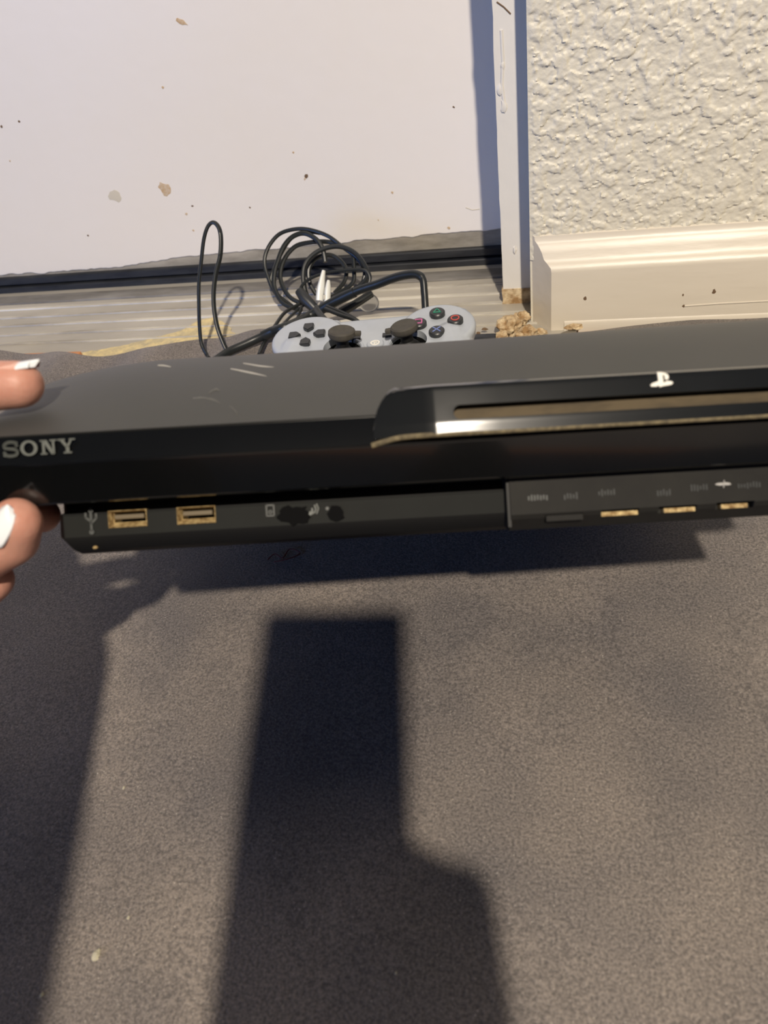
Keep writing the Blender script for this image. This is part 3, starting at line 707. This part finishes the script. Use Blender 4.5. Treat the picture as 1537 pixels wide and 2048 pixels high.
# two white plug pieces in the middle of the coil
for pts, r in (([(1068, 465), (1052, 560), (1040, 640), (1036, 700)], .0040), ([(1105, 540), (1100, 620), (1094, 720)], .0034)):
    P_ = [cpt(x, y, -.012) for x, y in pts]; bm = bmesh.new(); tube(bm, catmull(P_, 4), lambda t: r*(.45+.55*min(1, t*2.2)), 10, .8)
    o = childof(link('white_plug', bm, M_white), coil); o['label'] = 'white connector plug inside the coil'
bm = bmesh.new(); P_ = [cpt(1075, 655, -.0155), cpt(1072, 690, -.0155)]; tube(bm, [P_[0], P_[0].lerp(P_[1], .5), P_[1]], .0014, 4); childof(link('metal_contact', bm, M_alu_l), coil)
# tall loop
YL = .60
lp_ = [(200, 1180), (170, 1115), (128, 1030), (113, 900), (108, 740), (108, 560), (125, 400), (145, 230), (175, 130), (217, 95), (258, 130), (277, 210), (272, 350), (240, 480), (222, 620), (225, 760), (250, 900), (290, 1010), (330, 1100), (350, 1170)]
def lpt(x, y):
    p = at_plane(*z2(x, y), .512, .55); p.z = max(p.z, .010); return p
bm = bmesh.new(); tube(bm, catmull([lpt(*q) for q in lp_], 8), .0020, 10, .75)
tag(recentre(link('cable_loop', bm, M_cable)), 'black cable standing up in a tall narrow loop before the door', 'cable')
# thick cable from behind the console over to the controller
P_ = [at_z(*z3(x, y), z) for x, y, z in ((-300, 640, .016), (-200, 569, .016), (-80, 515, .017), (0, 478, .019), (80, 440, .023), (170, 412, .028))]
for x, y, Y in ((300, 350, .560), (450, 262, .562), (600, 190, .562), (720, 150, .560), (820, 112, .556), (900, 92, .552), (965, 90, .548), (1002, 120, .544), (1012, 200, .538), (1016, 260, .534), (1018, 300, .531)):
    P_.append(at_y(*z3(x, y), Y))
bm = bmesh.new(); P2 = catmull(P_, 8); tube(bm, P2, lambda t: .0036 if t < .8 else .0033, 12, .85)
tk_ = recentre(link('controller_cable', bm, M_cable)); tag(tk_, 'thick black cable arching from behind the console down into the silver controller', 'cable')
bm = bmesh.new(); tube(bm, P2[26:64], lambda t: .0044, 12, .85); childof(link('cable_sleeve', bm, M_cable), tk_)
# clear plastic bit
bm = bmesh.new(); p = at_z(738, 606, .014); ellipsoid(bm, p, (.009, .008, .008)); me = modified(bm, [('DISPLACE', dict(strength=.0))])
o = link('plastic_cap', me, M_clear); tag(recentre(o), 'small clear plastic cap beside the cable coil', 'cap')

# ---------------------------------------------------------------- debris at the jamb foot
def chunk(name, P, r, m, seed, asp=(1, 1, .8)):
    rnd = random.Random(seed); bm = bmesh.new(); bmesh.ops.create_icosphere(bm, subdivisions=3, radius=1)
    off = Vector((seed*3.1, seed*1.7, 0))
    for v in bm.verts:
        f = 1+.45*noise.noise(v.co*1.6+off)+.25*noise.noise(v.co*4+off)
        v.co = Vector((v.co.x*r*asp[0], v.co.y*r*asp[1], v.co.z*r*asp[2]))*f+Vector(P)
    return recentre(link(name, bm, m, smooth=False))
DL = [(1020, 650, .0095, 'largest pale crumbled wood lump at the foot of the door jamb'), (1045, 632, .0065, 'tan wood crumb pressed against the door jamb, above the largest lump'), (1055, 664, .0075, 'reddish tan wood crumb nearest the baseboard corner'), (1003, 668, .0055, 'small pale wood crumb on the threshold left of the largest lump'), (1036, 674, .0060, 'wood crumb in front of the jamb, just behind the console edge')]
for k, (x, y, r, lb) in enumerate(DL):
    p = at_z(x, y, .010); p.z = .0045+r*.55; p.y = min(p.y, Y_JAMB-.8*r)
    tag(chunk('wood_crumb', p, r, M_wood, k+1), lb, 'debris', 'crumbled wood at the jamb foot')
p = at_z(1080, 664, .006); tag(chunk('wood_splinter', p, .0045, M_wood, 21, (1.3, .6, .6)), 'brown splinter along the cut end of the baseboard', 'debris')
p = at_z(968, 680, .006); bm = bmesh.new(); box(bm, p.x-.011, p.x+.010, p.y-.004, p.y+.003, .0055, .0105, .0015)
tag(recentre(link('black_clip', bm, M_rubber)), 'small black plastic strip between the controller and the crumbled wood', 'clip')
for k, (x, y, lb) in enumerate(((957, 664, 'dark crumb on the threshold right of the controller'), (970, 656, 'thin brown shred above the black strip'))):
    p = at_z(x, y, .008); p.z = .007; tag(chunk('crumb', p, .0016, M_nick, 31+k, (1.6 if k else 1, .7, .6)), lb, 'debris')
p = at_z(1148, 667, .006); tag(chunk('pebble', Vector((p.x, .540, .012)), .0042, M_wood, 41, (1.6, .8, .5)), 'small brown lump at the baseboard bottom beside the console top edge', 'debris')
# lint on the fabric
for k, (x, y, r, lb) in enumerate(((191, 1910, .0014, 'pale dry flake on the grey fabric near the lower left'), (245, 1572, .0005, 'tiny white lint on the fabric in the left lit strip'), (255, 1834, .0005, 'tiny white lint speck above the pale flake'), (792, 1946, .0004, 'tiny white lint speck inside the dark hand shadow'), (82, 1989, .0006, 'tiny pale lint at the bottom left of the fabric'))):
    p = at_z(x, y, .0085); p.z = fab_z(p.x, p.y)+r*.3
    tag(chunk('lint', p, r, M_leaf, 51+k, (1, 1.4, .5)), lb, 'lint')
P_ = [at_z(x, y, .009) for x, y in ((535, 1118), (550, 1108), (565, 1114), (580, 1098), (600, 1105), (575, 1118), (548, 1122))]
bm = bmesh.new(); tube(bm, catmull([Vector((q.x, q.y, fab_z(q.x, q.y)+.0007+.0006*(i % 2))) for i, q in enumerate(P_)], 6), .00035, 6)
tag(recentre(link('thread', bm, M_thread)), 'short tangled reddish thread on the fabric under the console', 'thread')

# ---------------------------------------------------------------- the person: left hand on the console, right hand with the phone
A = at_d
per = empty('person', at_d(-300, 950, .27))
tag(per, 'person with long white-tipped nails gripping the left end of the console', 'person')
PINV = Matrix.Translation(-per.location)
bm = bmesh.new()
def chain(pts, rad):
    for (a, b, ra, rb) in zip(pts, pts[1:], rad, rad[1:]): capsule(bm, a, b, ra, rb)
palm_c = A(-330, 950, .268)
# thumb over the top shell
TD = .247
chain([A(38, 769, TD), A(-70, 775, TD+.001), A(-190, 800, .252), A(-320, 880, .262)], [.0079, .0088, .0098, .0135])
# index finger bent round the lower front edge, its tip up
chain([A(33, 1046, .2415), A(22, 1078, .246), A(-60, 1125, .252), A(-150, 1120, .256), A(-300, 1030, .268)], [.0083, .0090, .0092, .0094, .0115])
# middle finger reaching under the shell to the base
chain([A(84, 1030, .274), A(-10, 1028, .275), A(-140, 1060, .277), A(-300, 1050, .283)], [.0066, .0080, .0090, .0110])
# ring finger, seen below the index
chain([A(-18, 1160, .262), A(-70, 1205, .268), A(-180, 1180, .280), A(-310, 1090, .290)], [.0078, .0083, .0090, .0108])
# little finger
chain([A(-95, 1250, .283), A(-150, 1260, .288), A(-240, 1220, .295), A(-330, 1120, .300)], [.0066, .0072, .0080, .0100])
# palm and wrist
for q in ((-300, 1030, .268), (-300, 1050, .283), (-310, 1090, .290), (-330, 1120, .300)):
    capsule(bm, A(*q), A(-430, 960, .285), .0125, .017)
capsule(bm, A(-320, 880, .262), A(-430, 960, .275), .0135, .018); capsule(bm, A(-380, 930, .270), A(-480, 1010, .285), .018, .019)
wr = A(-520, 1060, .272)
elbow = Vector((-.130, -.15, .30))
capsule(bm, A(-440, 980, .282), wr, .020, .0205)
capsule(bm, wr, wr.lerp(elbow, .25), .0205, .024)
me = modified(bm, [('REMESH', dict(mode='VOXEL', voxel_size=.0011)), ('SMOOTH', dict(factor=.5, iterations=3))])
link('left_hand', me, M_skin, per, M=PINV)
def nail(name, base, axis, normal, L_, W_, curl, mat_a, mat_b, split, flare=0.0):
    axis = axis.normalized(); normal = (normal-axis*normal.dot(axis)).normalized(); side = axis.cross(normal)
    def part(t0, t1, m, nm, par):
        bm = bmesh.new(); n1, n2 = 8, 10; rows = []
        for i in range(n1+1):
            t = t0+(t1-t0)*i/n1; wd = W_/2*(.80+.2*math.sin(math.pi*min(1, t*1.1)))*math.sqrt(max(.06, 1-(max(0, t-.6)/.42)**2))*math.sqrt(max(.3, 1-(max(0, .2-t)/.24)**2))
            row = []
            for j in range(n2+1):
                s = -1+2*j/n2
                row.append(base+axis*(t*L_-(.0012*s*s if t > .9 else 0))+side*s*wd+normal*(-curl*s*s*W_-.10*L_*(t-.45)**2*1.2+flare*max(0, t-split)))
            rows.append(row)
        b3 = bmesh.new(); V = [[b3.verts.new(p) for p in r] for r in rows]; W2 = [[b3.verts.new(p-normal*.0007) for p in r] for r in rows]
        for i in range(n1):
            for j in range(n2):
                b3.faces.new((V[i][j], V[i][j+1], V[i+1][j+1], V[i+1][j])); b3.faces.new((W2[i][j], W2[i+1][j], W2[i+1][j+1], W2[i][j+1]))
        for i in range(n1):
            b3.faces.new((V[i][0], V[i+1][0], W2[i+1][0], W2[i][0])); b3.faces.new((V[i][-1], W2[i][-1], W2[i+1][-1], V[i+1][-1]))
        for j in range(n2):
            b3.faces.new((V[0][j], W2[0][j], W2[0][j+1], V[0][j+1])); b3.faces.new((V[-1][j], V[-1][j+1], W2[-1][j+1], W2[-1][j]))
        merge(bm, b3); return link(nm, bm, m, par, M=PINV)
    a = part(0, split, mat_a, name, per)
    if mat_b is not None: part(split, 1, mat_b, 'white_tip', a)
    return a
hand_thumb_n = (UP*.94-FW*.22)
nail('thumbnail', A(-22, 725, TD-.001), A(60, 718, TD-.002)-A(-25, 722, TD-.001), hand_thumb_n, .0172, .0115, .16, M_nail, M_tip, .66, .003)
ax = A(36, 1003, .238)-A(-8, 1085, .240)
n_ = nail('index_nail', A(-32, 1090, .2348), ax, (-FW*1.0-RT*.5), .0150, .0098, .2, M_tip, None, 1.0)
n_['label'] = 'white painted nail'
# right arm holding the phone behind the camera
ph = empty('phone', CAMP-FW*.006)
tag(ph, 'dark phone taking the photograph, out of frame behind the lens', 'phone')
MP = Matrix(((RT.x, UP.x, -FW.x, 0), (RT.y, UP.y, -FW.y, 0), (RT.z, UP.z, -FW.z, 0), (0, 0, 0, 1)))
bm = bmesh.new(); box(bm, -.054, .009, -.132, .031, -.002, .0056, .003); link('phone_case', bm, M_phone, ph, M=MP)
bm = bmesh.new(); box(bm, -.051, .006, -.129, .028, .0057, .0062); link('screen', bm, M_glass, ph, smooth=False, M=MP)
bm = bmesh.new()
def B(r, u, f): return CAMP+RT*r+UP*u+FW*f
chain([B(-.044, -.060, .006), B(-.030, -.062, .010), B(.0, -.064, .010), B(.022, -.072, -.004)], [.008, .0085, .009, .0105])
chain([B(-.044, -.080, .006), B(-.030, -.082, .010), B(.0, -.084, .010), B(.022, -.090, -.004)], [.008, .0085, .009, .0105])
chain([B(-.040, -.100, .006), B(-.030, -.102, .010), B(.0, -.104, .010), B(.022, -.108, -.004)], [.008, .0085, .009, .0105])
chain([B(-.040, -.118, .006), B(-.020, -.121, .010), B(.004, -.122, .010), B(.022, -.124, -.004)], [.007, .0078, .008, .0095])
chain([B(-.012, -.050, -.022), B(.012, -.064, -.022), B(.022, -.085, -.020), B(.024, -.112, -.022)], [.009, .0095, .0105, .014])
for u in (-.072, -.090, -.108, -.124): capsule(bm, B(.024, u, -.004), B(.022, -.125, -.024), .0115, .018)
capsule(bm, B(.022, -.125, -.024), B(.034, -.165, -.035), .02, .019)
me = modified(bm, [('REMESH', dict(mode='VOXEL', voxel_size=.0014)), ('SMOOTH', dict(factor=.5, iterations=3))])
link('right_hand', me, M_skin, per, M=PINV)
# sweater with both sleeves (clothing)
bm = bmesh.new()
chain([Vector((-.262, .155, .150)), Vector((-.200, .05, .20)), elbow, Vector((-.215, -.36, .44)), Vector((-.42, -.50, .58)), Vector((-.26, -.60, .60)), Vector((-.10, -.60, .58)), Vector((.10, -.52, .34)), Vector((.17, -.36, .16)), Vector((.11, -.20, .125)), B(.026, -.170, -.036)],
      [.036, .046, .056, .07, .085, .12, .085, .065, .045, .036, .030])
chain([Vector((-.26, -.60, .58)), Vector((-.26, -.62, .20))], [.15, .17])
me = modified(bm, [('REMESH', dict(mode='VOXEL', voxel_size=.005)), ('SMOOTH', dict(factor=.5, iterations=6))]); link('sweater', me, M_knit, per, M=PINV)
